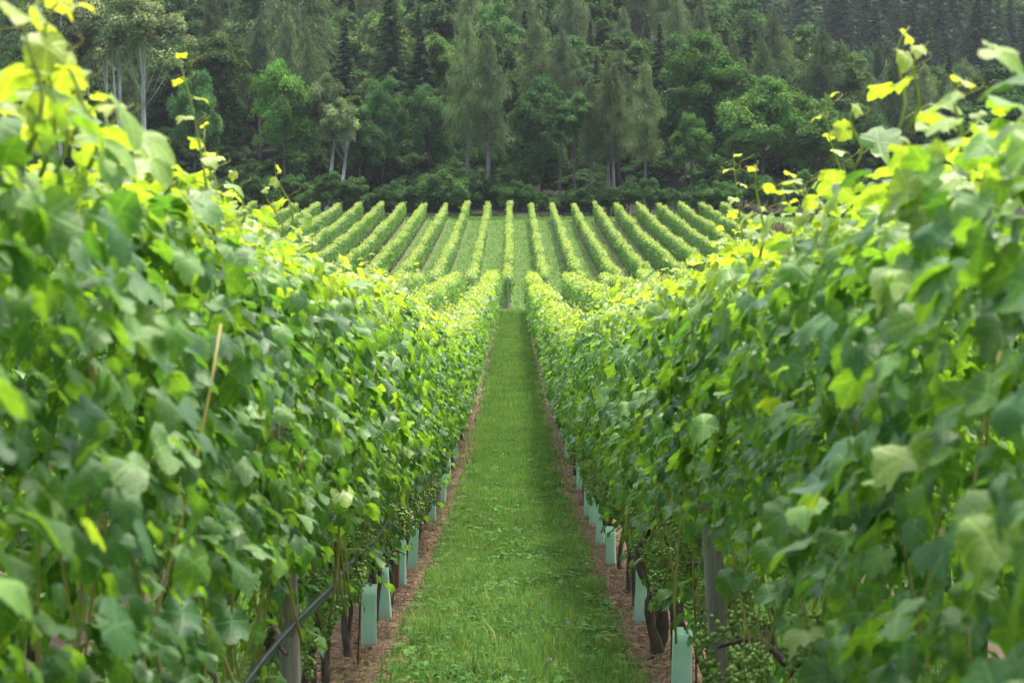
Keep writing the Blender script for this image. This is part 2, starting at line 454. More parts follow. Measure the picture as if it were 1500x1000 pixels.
def trunk_mesh(seed, H=.85):
    rng = np.random.default_rng(seed); s = np.linspace(0, 1, 11)
    def stem(x0, y0, r, ph):
        p = np.stack([x0*(1-s)+.075*np.sin(s*6+ph)*s, y0*(1-s)+.09*np.sin(s*5+ph*2)*s, s*H-.03], 1)
        return p, r*(1.35-.6*s)*(1+.14*np.sin(s*17+ph))
    g = Geo()
    p, r = stem(0, 0, .019, rng.uniform(0, 6)); g.tube(p, r, 9, wob=.12)
    if seed % 2:
        p2, r2 = stem(.0, .07, .015, rng.uniform(0, 6)); g.tube(p2, r2, 8, wob=.12)
    e = p[-1]
    for sgn in (-1, 1):      # canes tied along the wire
        q = np.stack([np.full(6, e[0])+rng.normal(0, .012, 6), e[1]+sgn*np.linspace(0, .48, 6), e[2]+np.array([0, .06, .09, .08, .06, .03])], 1)
        g.tube(q, np.linspace(.014, .007, 6), 7, wob=.08)
    return g.mesh('trunk', M['bark'], True)

# prototypes -------------------------------------------------
rngp = np.random.default_rng(21)
TRUNKS = [trunk_mesh(i) for i in range(5)]
BUNCH = [bunch_geo(rngp, 110, .19, .054).mesh('grape_bunch', M['berry'], True) for _ in range(3)]
SHOOTS = [shoot_geo(rngp, h, l, LEAF_HI).mesh('shoot', M['vine']) for h, l in
          [(.30, (.1, .2)), (.42, (-.15, .1)), (.55, (.12, -.1)), (.36, (.3, .3)), (.25, (-.3, -.2)), (.48, (.0, .35))]]

def with_shoots(rng, L, n, h1, leaves, hs=(.12, .38), lsz=.06):
    def ex(g):
        for _ in range(n):
            sg = shoot_geo(rng, rng.uniform(*hs), rng.normal(0, .35, 2), leaves, lsz)
            V = np.concatenate(sg.V)+[rng.normal(0, .14), rng.uniform(0, L), h1-.05]
            g.add(V, np.concatenate(sg.T), np.concatenate(sg.C), np.concatenate(sg.L))
    return ex
MIDFOL = [foliage_mesh('foliage', canopy_arrays(rngp, 1.0, 820, size=.106), LEAF_MID, rngp, with_shoots(rngp, 1, 4, 2.2, LEAF_LOW)) for _ in range(6)]
# 4 m stretches for the distance
def stretch(n, size, leaf, h1, sh, L=4.0, ht=.29, h0=.88, yk=.85):
    return foliage_mesh('foliage', canopy_arrays(rngp, L, n, h0, h1, ht, size, .2, yk), leaf, rngp, with_shoots(rngp, L, sh, h1, [LEAF_QUAD], (.12, .4), .10))
FARFOL = [stretch(1500, .135, LEAF_LOW, 2.2, 14) for _ in range(4)]
FIELDFOL = [stretch(1100, .16, [LEAF_QUAD], 1.84, 22, ht=.18, h0=.66, yk=.62) for _ in range(4)]

def stem_line(L, n, H=.9):
    g = Geo(); rng = np.random.default_rng(5)
    for i in range(n):
        y = (i+.5)*L/n+rng.normal(0, .05)
        g.tube([(rng.normal(0, .03), y, -.05), (rng.normal(0, .04), y+rng.normal(0, .04), H*.5), (0, y, H)], [.035, .028, .022], 5)
    return g.mesh('trunk_line', M['bark'], True)
STEMS4 = stem_line(4.0, 4)
STEMS_FIELD = stem_line(4.0, 4, .62)

# ------------------------------------------------------------------ soil strips and grass
for i in (-1, 1): soil_strip(i*S1/2, -4, NEAR_END, .30)
for i in list(range(-8, -1))+list(range(2, 9)):
    soil_strip((abs(i)-.5)*S1*(1 if i > 0 else -1), 4, NEAR_END, .27)
FAR_ROWS = list(range(-17, 11))
for k in FAR_ROWS: soil_strip(FAR_X0+k*S2, FAR0+1, FAR1, .14)

def grass_patch(rng, n, x0, x1, y0, y1, h, wd, segs, ypow=1.0, edge=True, tuft=.3):
    y = y0+(y1-y0)*rng.random(n)**ypow; x = rng.uniform(x0, x1, n)
    if edge:     # ragged border towards the bare strips
        xm = (x0+x1)/2; hw = (x1-x0)/2
        lim = hw*(.86+.08*np.sin(y*1.9+np.sign(x-xm))+.06*np.sin(y*5.3))
        keep = (np.abs(x-xm) < lim) | (rng.random(n) < .25); x, y = x[keep], y[keep]; n = len(x)
    z = gz(x, y)
    pat = np.sin(x*3.1+np.sin(y*.9)*2)*np.sin(y*1.3+np.cos(x*2.3))       # patches of taller growth
    H = h*rng.uniform(.45, 1.25, n)*(1+tuft*pat)
    a = rng.uniform(0, 2*PI, n); b = rng.uniform(.15, .8, n)*H
    dx, dy = np.cos(a), np.sin(a); px, py = -dy*wd/2, dx*wd/2
    W = rng.uniform(.7, 1.4, n); px = px*W; py = py*W
    base = np.stack([x, y, z], 1)
    side = np.stack([px, py, np.zeros(n)], 1)
    V = []; 
    if segs == 1:
        V = np.stack([base-side, base+side, base+np.stack([dx*b, dy*b, H], 1)], 1); T = np.array([(0, 1, 2)])
    else:
        mid = base+np.stack([dx*b*.3, dy*b*.3, H*.62], 1)
        V = np.stack([base-side, base+side, mid-side*.8, mid+side*.8, base+np.stack([dx*b, dy*b, H], 1)], 1); T = np.array([(0, 1, 3), (0, 3, 2), (2, 3, 4)])
    k = V.shape[1]
    F = T[None]+(np.arange(n)*k)[:, None, None]
    u = rng.random((n, 1)); c = np.array([.058, .138, .034])*(1-u)+np.array([.130, .248, .066])*u
    dry = rng.random((n, 1)) < .05
    c = np.where(dry, np.array([.26, .22, .10]), c)
    c = c*(1+.15*pat[:, None])
    return V.reshape(-1, 3), F.reshape(-1, 3), np.repeat(c, k, 0)

def grass_obj(name, parts, label):
    g = Geo()
    for p in parts: g.add(*p)
    return tag(link(name, g.mesh(name, M['grass'])), label, 'grass', None, 'stuff')
rg = np.random.default_rng(3)
grass_obj('grass', [
    grass_patch(rg, 85000, -.80, .80, 7, 22, .075, .0060, 2),
    grass_patch(rg, 50000, -.80, .80, 22, 45, .085, .011, 1),
    grass_patch(rg, 45000, -.80, .80, 45, NEAR_END+3, .10, .022, 1),
    grass_patch(rg, 5000, -.78, .78, 7, 26, .12, .008, 2, tuft=.8),
    grass_patch(rg, 2500, -1.1, 1.2, NEAR_END-2, NEAR_END+2, .32, .03, 1, edge=False),
    grass_patch(rg, 9000, -1.12, -.62, 7, 40, .06, .006, 1, edge=False),
    grass_patch(rg, 9000, .62, 1.12, 7, 40, .06, .006, 1, edge=False),
], 'mown green grass of the path between the two near vine rows')
grass_obj('grass', [grass_patch(rg, 20000, 1.30, 2.75, 5, 30, .10, .012, 1), grass_patch(rg, 20000, -2.75, -1.30, 5, 30, .10, .012, 1),
                    grass_patch(rg, 25000, -16, 16, 30, NEAR_END, .11, .05, 1, edge=False)],
          'green grass in the alleys outside the two near vine rows')
fp = []
for k in FAR_ROWS[:-1]:
    xa = FAR_X0+k*S2
    fp.append(grass_patch(rg, 4200, xa+.28, xa+S2-.28, FAR0-9, FAR1+3, .11, .06, 1))
fp.append(grass_patch(rg, 9000, FAR_X0+10*S2+.3, FAR_X0+10*S2+14, FAR0, FAR1+4, .25, .08, 1, edge=False))
fp.append(grass_patch(rg, 9000, -40, 26, FAR1, FAR1+5, .3, .09, 1, edge=False))
grass_obj('grass', fp, 'short green grass between the rows of the far vineyard slope')

# clover and broad weeds in the path
def clover():
    rng = np.random.default_rng(12); g = Geo(); n = 4500
    y = 8+32*rng.random(n)**1.5; x = rng.normal(0, .38, n)
    ok = (np.abs(x) < .8) & ((np.sin(x*4+y*.8)*np.sin(y*1.1+1)+rng.normal(0, .35, n)) > .05); x, y = x[ok], y[ok]; n = len(x)
    h = rng.uniform(.04, .10, n); P = np.stack([x, y, gz(x, y)+h], 1)
    th = np.linspace(0, 2*PI, 6, endpoint=False)
    disc = np.concatenate([[[0, 0, 0]], np.stack([.5*np.cos(th), .5+.5*np.sin(th), .06*np.cos(th*2)], 1)]); dt = np.array([(0, i+1, (i+1) % 6+1) for i in range(6)])
    for k in range(3):
        a = rng.uniform(0, 6.28, n)+k*2.09
        T = np.stack([np.cos(a), np.sin(a), np.full(n, -.1)], 1)
        Nn = np.stack([rng.normal(0, .3, n), rng.normal(0, .3, n), np.ones(n)], 1)
        c = np.array([.070, .175, .042])*rng.uniform(.7, 1.3, (n, 1))
        g.add(*scatter((disc, dt), P, Nn, T, rng.uniform(.014, .038, n), c))
    n = 900; y = 8+26*rng.random(n)**1.5; x = rng.uniform(-.75, .75, n)
    tt = np.linspace(0, 1, 5); oval = np.concatenate([np.stack([-.22*np.sin(tt*PI)**.7, tt, .25*np.sin(tt*PI)-.1*tt], 1), np.stack([.22*np.sin(tt*PI)**.7, tt, .25*np.sin(tt*PI)-.1*tt], 1)])
    of = np.array([(i, i+5, i+6) for i in range(4)]+[(i, i+6, i+1) for i in range(4)])
    for k in range(5):
        a = rng.uniform(0, 6.28, n)+k*1.26; P = np.stack([x, y, gz(x, y)+.015], 1)
        T = np.stack([np.cos(a), np.sin(a), rng.uniform(.3, 1.1, n)], 1); Nn = np.stack([-np.cos(a)*.5, -np.sin(a)*.5, np.ones(n)], 1)
        V, F, C, _ = scatter((oval, of), P, Nn, T, rng.uniform(.05, .11, n), np.array([.08, .185, .042])*rng.uniform(.7, 1.3, (n, 1))); g.add(V, F, C)
    return g.mesh('clover', M['grass'])
tag(link('clover', clover()), 'low clover and broad weeds growing among the path grass', 'clover', None, 'stuff')

def litter():
    rng = np.random.default_rng(14); g = Geo()
    def straw(n, x, y, ln, wd, c0, c1, h=.012):
        a = rng.uniform(0, 2*PI, n); d = np.stack([np.cos(a), np.sin(a), rng.normal(0, .22, n)], 1); s = np.stack([-np.sin(a), np.cos(a), np.zeros(n)], 1)
        P = np.stack([x, y, gz(x, y)+h+rng.uniform(0, .025, n)], 1); L = ln*rng.uniform(.4, 1.3, (n, 1)); W = wd*rng.uniform(.6, 1.4, (n, 1))
        V = np.stack([P-d*L/2-s*W/2, P-d*L/2+s*W/2, P+d*L/2+s*W/2+[0, 0, .004], P+d*L/2-s*W/2], 1)
        F = np.array([(0, 1, 2), (0, 2, 3)])[None]+(np.arange(n)*4)[:, None, None]
        u = rng.random((n, 1)); g.add(V.reshape(-1, 3), F.reshape(-1, 3), np.repeat(np.array(c0)*(1-u)+np.array(c1)*u, 4, 0))
    for sd in (-1, 1):
        n = 15000; y = 7+40*rng.random(n)**1.7; straw(n, sd*(1.0+rng.normal(0, .17, n)), y, .09, .004, (.07, .04, .026), (.27, .18, .115))
        n = 1500; y = 7+30*rng.random(n)**1.5; straw(n, sd*(1.0+rng.normal(0, .2, n)), y, .05, .03, (.12, .06, .03), (.30, .17, .10))
    n = 110; y = 8+22*rng.random(n)**1.5; straw(n, rng.uniform(-.75, .75, n), y, .05, .03, (.11, .06, .03), (.22, .13, .07), .04)
    return g.mesh('leaf_litter', M['litter'])
tag(link('leaf_litter', litter()), 'dry brown straw and fallen leaves under the near vine rows', 'leaf litter', None, 'stuff')

def clover_flower():
    rng = np.random.default_rng(4); g = Geo(); n = 40
    d = rand_unit(n, rng); d[:, 2] = np.abs(d[:, 2])*1.2-.3
    pet = (np.array([(-.3, 0, 0), (.3, 0, 0), (0, 1.0, .1)]), np.array([(0, 1, 2)]))
    g.add(*scatter(pet, d*.006, rand_unit(n, rng), d, np.full(n, .012), np.array([.42, .25, .46])*rng.uniform(.7, 1.2, (n, 1))))
    s = Geo(); s.tube([(0, 0, -.12), (.004, 0, -.06), (0, 0, 0)], .0012, 5, (.1, .2, .04))
    return g.mesh('flower_head', M['flower']), s.mesh('stem', M['stem'])
fh, fs = clover_flower()
for i, (px, py, where) in enumerate([(807, 970, 'at the bottom edge of the path grass'), (742, 873, 'in the middle of the path, left of another bloom'), (748, 850, 'highest of three blooms in the middle of the path'),
                              (833, 915, 'right of the middle of the path')]):
    d = 2000.0
    for dd in np.arange(9, 40, .05):
        if (400-py)*dd/FPX >= float(gz(0, dd))-EYE+.13-1e-3: d = dd
        else: pass
        if (py-400)*dd/FPX >= -(float(gz(0, dd))-EYE+.13): d = dd; break
    x = (px-751)*d/FPX
    e = empty('clover_flower', (x, d, float(gz(x, d))+.13))
    tag(e, 'tiny purple clover flower '+where, 'flower', 'clover flowers in the path')
    link('flower_head', fh, e); link('stem', fs, e)

# ------------------------------------------------------------------ near vine rows
LEAFTINT = []
rl = np.random.default_rng(31)
for s in range(7):
    for yv in (0, 0, 0, .45, .95):
        C = leaf_cols(1, np.array([yv]), rl)
        V, T = LEAF_HI[s]
        LEAFTINT.append((make_mesh('leaf', V, T, M['vine'], np.repeat(C, len(V), 0), False, V[:, :2]), yv))

def cane_mesh(seed):
    rng = np.random.default_rng(seed); t = np.linspace(0, 1, 9); g = Geo()
    p = np.stack([.05*np.sin(t*4+seed), .06*np.sin(t*3+seed*2), t*1.1], 1)
    g.tube(p, np.linspace(.0055, .003, 9), 6, np.array([.30, .26, .08]))
    return g.mesh('cane', M['stem'], True)
CANES = [cane_mesh(i) for i in range(3)]
TALL = [(-1, 35, 230, -60, 2.95, .085), (-1, 85, 220, -30, 3.05, .085), (-1, 15, 200, -90, 2.8, .09), (-1, 60, 260, 60, 3.2, .085), (-1, 110, 250, 70, 3.3, .09), (-1, 130, 260, 140, 3.5, .08),
        (-1, 155, 250, 165, 4.2, .05), (-1, 345, 330, 235, 6.6, .055), (-1, 420, 345, 240, 8.0, .06), (-1, 405, 350, 260, 7.7, .06), (-1, 300, 300, 250, 6.0, .06), (-1, 230, 270, 215, 4.9, .07),
        (1, 1325, 200, 15, 4.4, .07), (1, 1345, 190, 60, 4.3, .06), (1, 1262, 230, 125, 4.9, .06), (1, 1410, 200, 100, 3.9, .08), (1, 1130, 360, 285, 6.8, .06), (1, 1080, 420, 325, 8.2, .06), (1, 1195, 320, 250, 5.6, .06), (1, 985, 440, 370, 11.5, .06)]
def at(px, d): return (px-751)*d/FPX
def near_row(sgn, label):
    rng = np.random.default_rng(100+sgn)
    xr = sgn*S1/2
    row = empty('vine_row', (xr, 0, 0)); tag(row, label, 'vine row', 'vine rows of the near field')
    cand = []; vines = {}
    for k in range(-4, 40):
        y0 = float(k); yc = y0+.5; z = float(gz(xr, yc)); sl = slope(yc)
        v = empty('grape_vine', (0, yc, z), row, (sl, 0, 0)); vines[k] = v
        link('trunk', TRUNKS[int(rng.integers(5))], v, (rng.normal(0, .03), rng.normal(0, .1), 0), (0, 0, rng.uniform(-.4, .4)+(PI if rng.random() < .5 else 0)))
        if 1 <= k <= 11:
            lowz = 4 <= k <= 9
            arr = list(canopy_arrays(rng, 1.0, 890, 1.22 if lowz and sgn > 0 else 1.14 if lowz else 1.0, 2.2, .33, .102, .12 if lowz else .2)); arr[0][:, 1] -= .5
            P = arr[0]
            if sgn > 0: P[:, 2] *= .985
            if k <= 6:
                inner = (-sgn*P[:, 0] > .20) | (P[:, 2] > 2.12)
                wy = yc+P[:, 1]; wx = xr+P[:, 0]; wz = z+P[:, 2]-EYE
                u = wx/wy*FPX; vv = 400-wz/wy*FPX
                ok = inner & (np.abs(u) < 800) & (vv > -40) & (vv < 1040)
                for i in np.nonzero(ok)[0]:
                    cand.append((arr[3][i]/wy[i]*(1+.8*(-sgn*P[i, 0])), k, i))
            vines[(k, 'arr')] = arr
        elif k < 1:
            link('foliage', MIDFOL[int(rng.integers(6))], v, (0, -.5, 0)).__setitem__('kind', 'stuff')
        else:
            f = rng.random() < .5
            o = link('foliage', MIDFOL[int(rng.integers(6))], v, (0, .5 if f else -.5, 0), (0, 0, PI if f else 0), (rng.uniform(.85, 1.12), 1, rng.uniform(.95, 1.07))); o['kind'] = 'stuff'
        if 2 <= k <= 24:
            for _ in range(6 if 4 <= k <= 10 and sgn > 0 else 3 if k <= 10 else 2):
                link('grape_bunch', BUNCH[int(rng.integers(3))], v, (-sgn*rng.uniform(.06, .27), rng.uniform(-.5, .5), rng.uniform(.72, 1.22 if 4 <= k <= 9 else 1.05)), (rng.normal(0, .15), rng.normal(0, .15), rng.uniform(0, 6)), rng.uniform(.8, 1.25))
        if k == 12 and sgn > 0: link('trunk', TRUNKS[1], v, (-.07, .25, 0), (0, 0, PI), (1.9, 1.25, .95))
        if 1 <= k <= 16:
            for _ in range(int(rng.integers(1, 4)) if not (sgn > 0 and k < 4) else 0):
                link('shoot', SHOOTS[int(rng.integers(6))], v, (rng.normal(0, .14), rng.uniform(-.5, .5), 2.14), (rng.normal(0, .12), rng.normal(0, .12), rng.uniform(0, 6)), rng.uniform(.6, 1.05))
        if 1 <= k <= 18:
            for _ in range(5):
                link('cane', CANES[int(rng.integers(3))], v, (-sgn*rng.uniform(.02, .26), rng.uniform(-.5, .5), rng.uniform(.72, .88)), (rng.normal(0, .09), rng.normal(0, .09), rng.uniform(0, 6)), rng.uniform(.75, 1.1))
    for px, pyb, pyt, d, lz in [q[1:] for q in TALL if q[0] == sgn]:
        k = int(d); v = vines[k]; x = at(px, d)-xr; zb = (400-pyb)*d/FPX+EYE-float(gz(xr, k+.5)); zt = (400-pyt)*d/FPX+EYE-float(gz(xr, k+.5))
        h = max(zt-zb, .15)
        sm = shoot_geo(rng, h, rng.normal(0, .22, 2), LEAF_HI, lz).mesh('shoot', M['vine'])
        link('shoot', sm, v, (x, d-k-.5, zb))
    cand.sort(reverse=True); chosen = {}
    for _, k, i in cand[:300]: chosen.setdefault(k, set()).add(i)
    for k in range(1, 12):
        P, Nn, Tt, S, C = vines[(k, 'arr')]; v = vines[k]
        keep = np.ones(len(P), bool)
        for i in sorted(chosen.get(k, ())):
            keep[i] = False
            n = norm(Nn[i]); t = norm(Tt[i]-np.dot(Tt[i], n)*n); x = np.cross(t, n)
            yv = 1 if C[i][0] > .24 else (.45 if C[i][0] > .15 else 0)
            pool = [m for m, q in LEAFTINT if abs(q-yv) < .2]
            o = link('leaf', pool[int(rng.integers(len(pool)))], v)
            o.matrix_local = Matrix(((x[0], t[0], n[0], P[i][0]), (x[1], t[1], n[1], P[i][1]), (x[2], t[2], n[2], P[i][2]), (0, 0, 0, 1))) @ Matrix.Scale(float(S[i]), 4)
        fm = foliage_mesh('foliage', (P[keep], Nn[keep], Tt[keep], S[keep], C[keep]), LEAF_HI if k < 7 else LEAF_MID, rng)
        link('foliage', fm, v)['kind'] = 'stuff'
    for y0 in np.arange(40, NEAR_END-1, 4.0):
        section(row, 0, y0, FARFOL, STEMS4, rng)
    return row

def section(row, x, y0, fols, stems, rng, L=4.0):
    yc = y0+L/2; z = float(gz(row.location.x, yc)); sl = slope(yc)
    f = rng.random() < .5
    o = link('foliage', fols[int(rng.integers(len(fols)))], row, (x, y0+(L if f else 0), 0), (0, 0, 0))
    R = Matrix.Translation((x, yc, z)) @ Matrix.Rotation(sl, 4, 'X') @ (Matrix.Rotation(PI, 4, 'Z') if f else Matrix.Identity(4)) @ Matrix.Translation((0, -L/2, 0)) @ Matrix.Diagonal((rng.uniform(.8, 1.15), 1.0, rng.uniform(.93, 1.08), 1))
    o.matrix_local = R; o['kind'] = 'stuff'
    s = link('trunk_line', stems, row); s.matrix_local = Matrix.Translation((x, yc, z)) @ Matrix.Rotation(sl, 4, 'X') @ Matrix.Translation((0, -L/2, 0)); s['kind'] = 'stuff'

near_row(-1, 'tall leafy vine row along the left side of the grass path')
near_row(1, 'tall leafy vine row with green grapes along the right side of the grass path')
ORD = ['', 'first', 'second', 'third', 'fourth', 'fifth', 'sixth', 'seventh', 'eighth', 'ninth', 'tenth', 'eleventh', 'twelfth', 'thirteenth', 'fourteenth', 'fifteenth', 'sixteenth', 'seventeenth', 'eighteenth', 'nineteenth', 'twentieth']+[f'twenty-{q}' for q in 'first second third fourth fifth sixth seventh eighth ninth'.split()]+['thirtieth']+[f'thirty-{q}' for q in 'first second third fourth fifth sixth seventh eighth ninth'.split()]
for i in range(2, 9):
    for sgn in (-1, 1):
        rng = np.random.default_rng(200+i*sgn)
        row = empty('vine_row', (sgn*(i-.5)*S1, 0, 0))
        tag(row, f"near-field vine row, {ORD[i]} to the {'left' if sgn < 0 else 'right'} of the grass path", 'vine row', 'vine rows of the near field')
        for y0 in np.arange(4 if i == 2 else 20, NEAR_END-1, 4.0): section(row, 0, y0, FARFOL, STEMS4, rng)

# far field
def row_post():
    g = Geo(); z = np.array([-.2, .4, 1.0, 1.6, 1.95]); g.tube(np.stack([z*0, z*0, z], 1), [.05, .048, .046, .045, .04], 8, wob=.03); return g.mesh('post', M['post'], True)
ROWPOST = row_post()
FAR_ORD = lambda k: 'far-slope vine row straight above the end of the grass path' if k == 0 else f"far-slope vine row, {ORD[abs(k)]} to the {'left' if k < 0 else 'right'} of the one above the path"
for k in FAR_ROWS:
    rng = np.random.default_rng(400+k)
    row = empty('vine_row', (FAR_X0+k*S2, 0, 0)); tag(row, FAR_ORD(k), 'vine row', 'vine rows of the far slope')
    for j, y0 in enumerate(np.arange(FAR0+.5, FAR1-3.4, 4.0)):
        section(row, 0, y0, FIELDFOL, STEMS_FIELD, rng)
        if j % 2 and -13 <= k: link('post', ROWPOST, row, (rng.normal(0, .03), y0, float(gz(0, y0))))

# ------------------------------------------------------------------ posts, stakes, tubes, hose
def post_mesh(name, r, H, mat, seed, seg=12):
    rng = np.random.default_rng(seed); s = np.array([-.3, .05, H*.3, H*.6, H*.9, H-.012, H])
    rr = np.array([1.06, 1.04, 1.0, .97, .95, .94, .84])*r
    g = Geo(); g.tube(np.stack([.006*np.sin(s*3), .006*np.cos(s*2), s], 1), rr, seg, wob=.03)
    return g.mesh(name, mat, True)
POST = [post_mesh('wooden_post', .042, 2.05, M['post'], i) for i in range(2)]
THINPOST = post_mesh('wooden_post', .03, 1.9, M['post'], 9, 8)
FIELDPOST = post_mesh('trellis_post', .045, 1.95, M['post'], 10, 8)
STAKE = post_mesh('wooden_stake', .032, .95, M['stake'], 4, 4)
ROD = post_mesh('support_rod', .006, 1.1, M['rod'], 5, 6)

def place(mesh, name, x, y, label, cat, group, rot=(0, 0, 0), dz=0):
    o = link(name, mesh, None, (x, y, float(gz(x, y))+dz), rot); tag(o, label, cat, group); return o

side = lambda s: 'left' if s < 0 else 'right'
place(POST[0], 'wooden_post', -.86, 7.75, 'weathered grey wooden post in the near left vine row, crossed by the black hose', 'post', 'posts of the near rows', (.0, -.02, 0))
place(POST[1], 'wooden_post', .86, 7.9, 'weathered grey wooden post in the right vine row beside the bottom mint tube', 'post', 'posts of the near rows', (0, -.05, 0))
for s in (-1, 1):
    for j, y in enumerate([26.0, 34.0, 42.0, 50.0, 58, 66, 74, 82, 90, 98]):
        place(POST[j % 2], 'wooden_post', s*(.97), y, f"wooden trellis post in the {side(s)} path row, {ORD[j+2]} post up the row", 'post', 'posts of the near rows', (random.gauss(0, .012), random.gauss(0, .012), j))
place(STAKE, 'wooden_stake', -.98, 16.75, 'square brown stake between mint tubes at the foot of the left row', 'stake', None, (0, 0, .5))
place(STAKE, 'wooden_stake', .99, 16.6, 'square brown stake beside a mint tube at the foot of the right row', 'stake', None, (0, 0, .3))
for i in range(-8, 9):
    if i == 0: continue
    s = 1 if i > 0 else -1
    x = s*(abs(i)-.5)*S1
    place(FIELDPOST, 'trellis_post', x, NEAR_END-.2, f"end post of the near-field row, {ORD[abs(i)]} to the {side(s)} of the path", 'post', 'end posts of the near rows')
for k in range(-12, 11):
    place(FIELDPOST, 'trellis_post', FAR_X0+k*S2, FAR0+.1, ('end post of the far-slope row straight above the path' if k == 0 else f"lower end post of the far-slope row {ORD[abs(k)]} to the {side(k)} of the central one"), 'post', 'end posts of the far rows')
place(ROD, 'support_rod', -.96, 12.3, 'thin rusty rod standing beside the nearest left mint tube', 'rod', None, (.02, .03, 0))
place(ROD, 'support_rod', .99, 10.6, 'thin rusty rod behind the nearest right mint tube', 'rod', None, (.02, -.03, 0))

def tube_mesh(seed, H=.42, a=.041, b=.036, c=.006):
    """hollow square plastic vine shelter with rounded corners, open top and a wall thickness"""
    rng = np.random.default_rng(seed); g = Geo()
    prof = []
    for cx, cy, a0 in ((a-c, b-c, 0), (-a+c, b-c, 90), (-a+c, -b+c, 180), (a-c, -b+c, 270)):
        for d in (0, 45, 90): t = math.radians(a0+d); prof.append((cx+c*math.cos(t), cy+c*math.sin(t)))
    prof = np.array(prof); n = len(prof); zs = np.linspace(-.02, H, 7); V = []
    for z in zs:
        f = 1+.03*math.sin(z*13+seed)+.05*(z/H)*rng.uniform(-.5, 1)
        V.append(np.column_stack([prof*f, np.full(n, z)]))
    for z in zs[::-1]: V.append(np.column_stack([prof*.95, np.full(n, z)]))
    V = np.concatenate(V); R_ = 14
    F = [(i*n+j, i*n+(j+1) % n, (i+1)*n+(j+1) % n, (i+1)*n+j) for i in range(R_-1) for j in range(n)]
    g.add(V, F); return g.mesh('vine_guard', M['tube'], False)
TUBES = [tube_mesh(i) for i in range(3)]
LT = [(540, 'nearest and widest'), (565, 'tucked just behind the nearest one'), (588, 'third up, beside the stake'), (604, 'fourth up the row'), (634, 'fifth up the row, standing by itself'),
      (648, 'sixth up the row'), (656, 'seventh up the row'), (669, 'eighth up the row'), (681, 'ninth up the row'), (690, 'tenth up the row'), (700, 'eleventh up the row'), (710, 'twelfth and farthest up the row')]
RT = [(1000, 'nearest and widest'), (939, 'second up, behind a dark trunk'), (897, 'third up, standing by itself'), (880, 'fourth up the row'), (870, 'fifth up the row'),
      (862, 'sixth up the row'), (850, 'seventh up the row'), (832, 'eighth up the row'), (824, 'ninth up the row'), (816, 'tenth up the row'), (806, 'eleventh up the row'), (798, 'twelfth and farthest up the row')]
for lst, s in ((LT, -1), (RT, 1)):
    for j, (px, wh) in enumerate(lst):
        xr = s*(.93 if j % 2 else .95)
        d = FPX*abs(xr)/abs(px-751)
        o = link('vine_guard', TUBES[j % 3], None, (xr, d, float(gz(xr, d))), (random.gauss(0, .035), random.gauss(0, .035), random.gauss(0, .15)), (random.uniform(.95, 1.1)*(1.22 if j == 0 else 1),)*2+(random.uniform(.9, 1.1),))
        tag(o, f"pale mint plastic vine guard in the {side(s)} row, {wh}", 'vine guard', f'vine guards of the {side(s)} row')
        if j < 2: link('trunk', TRUNKS[j], o, (0, 0, .0), (0, 0, j), (.4, .4, .6))

def hose(x, h, y0, y1, label, r=.010):
    ys = np.arange(y0, y1, .5); rng = np.random.default_rng(int(h*100))
    z = gz(x, ys)+h-.05*np.abs(np.sin((ys-7.75)*PI/8.0))
    pts = np.stack([x+.012*np.sin(ys*1.7), ys, z], 1)
    g = Geo(); g.tube(pts, r, 8); return tag(link('drip_hose', g.mesh('drip_hose', M['hose'], True)), label, 'hose')
hose(-.81, .91, 2.0, 60, 'black drip hose strung along the left vine row above the mint tubes')
hose(-.825, .87, 2.0, 60, 'second thinner black hose just below the upper one in the left row', .007)
hose(.96, .70, 2.0, 60, 'black drip hose half hidden in the right vine row')

def wire(x, h, y0, y1, label):
    ys = np.arange(y0, y1, 2.0); g = Geo(); g.tube(np.stack([x+0*ys, ys, gz(x, ys)+h], 1), .0016, 5)
    return tag(link('trellis_wire', g.mesh('trellis_wire', M['hose'], True)), label, 'wire', 'trellis wires of the near rows')
for s_ in (-1, 1):
    for h_, q in ((.86, 'lower'), (1.45, 'upper')): wire(s_*.985, h_, 0, NEAR_END, f'thin {q} trellis wire running through the {side(s_)} vine row')

# ------------------------------------------------------------------ trees
CARD = (np.array([(-.42, 0, .12), (0, -.5, 0), (.42, 0, .12), (0, .5, -.1)]), np.array([(0, 1, 3), (1, 2, 3)]))
STRIP = (np.array([(-.5, -.5, 0), (.5, -.5, 0), (.25, .5, 0), (-.25, .5, 0)]), np.array([(0, 1, 2), (0, 2, 3)]))

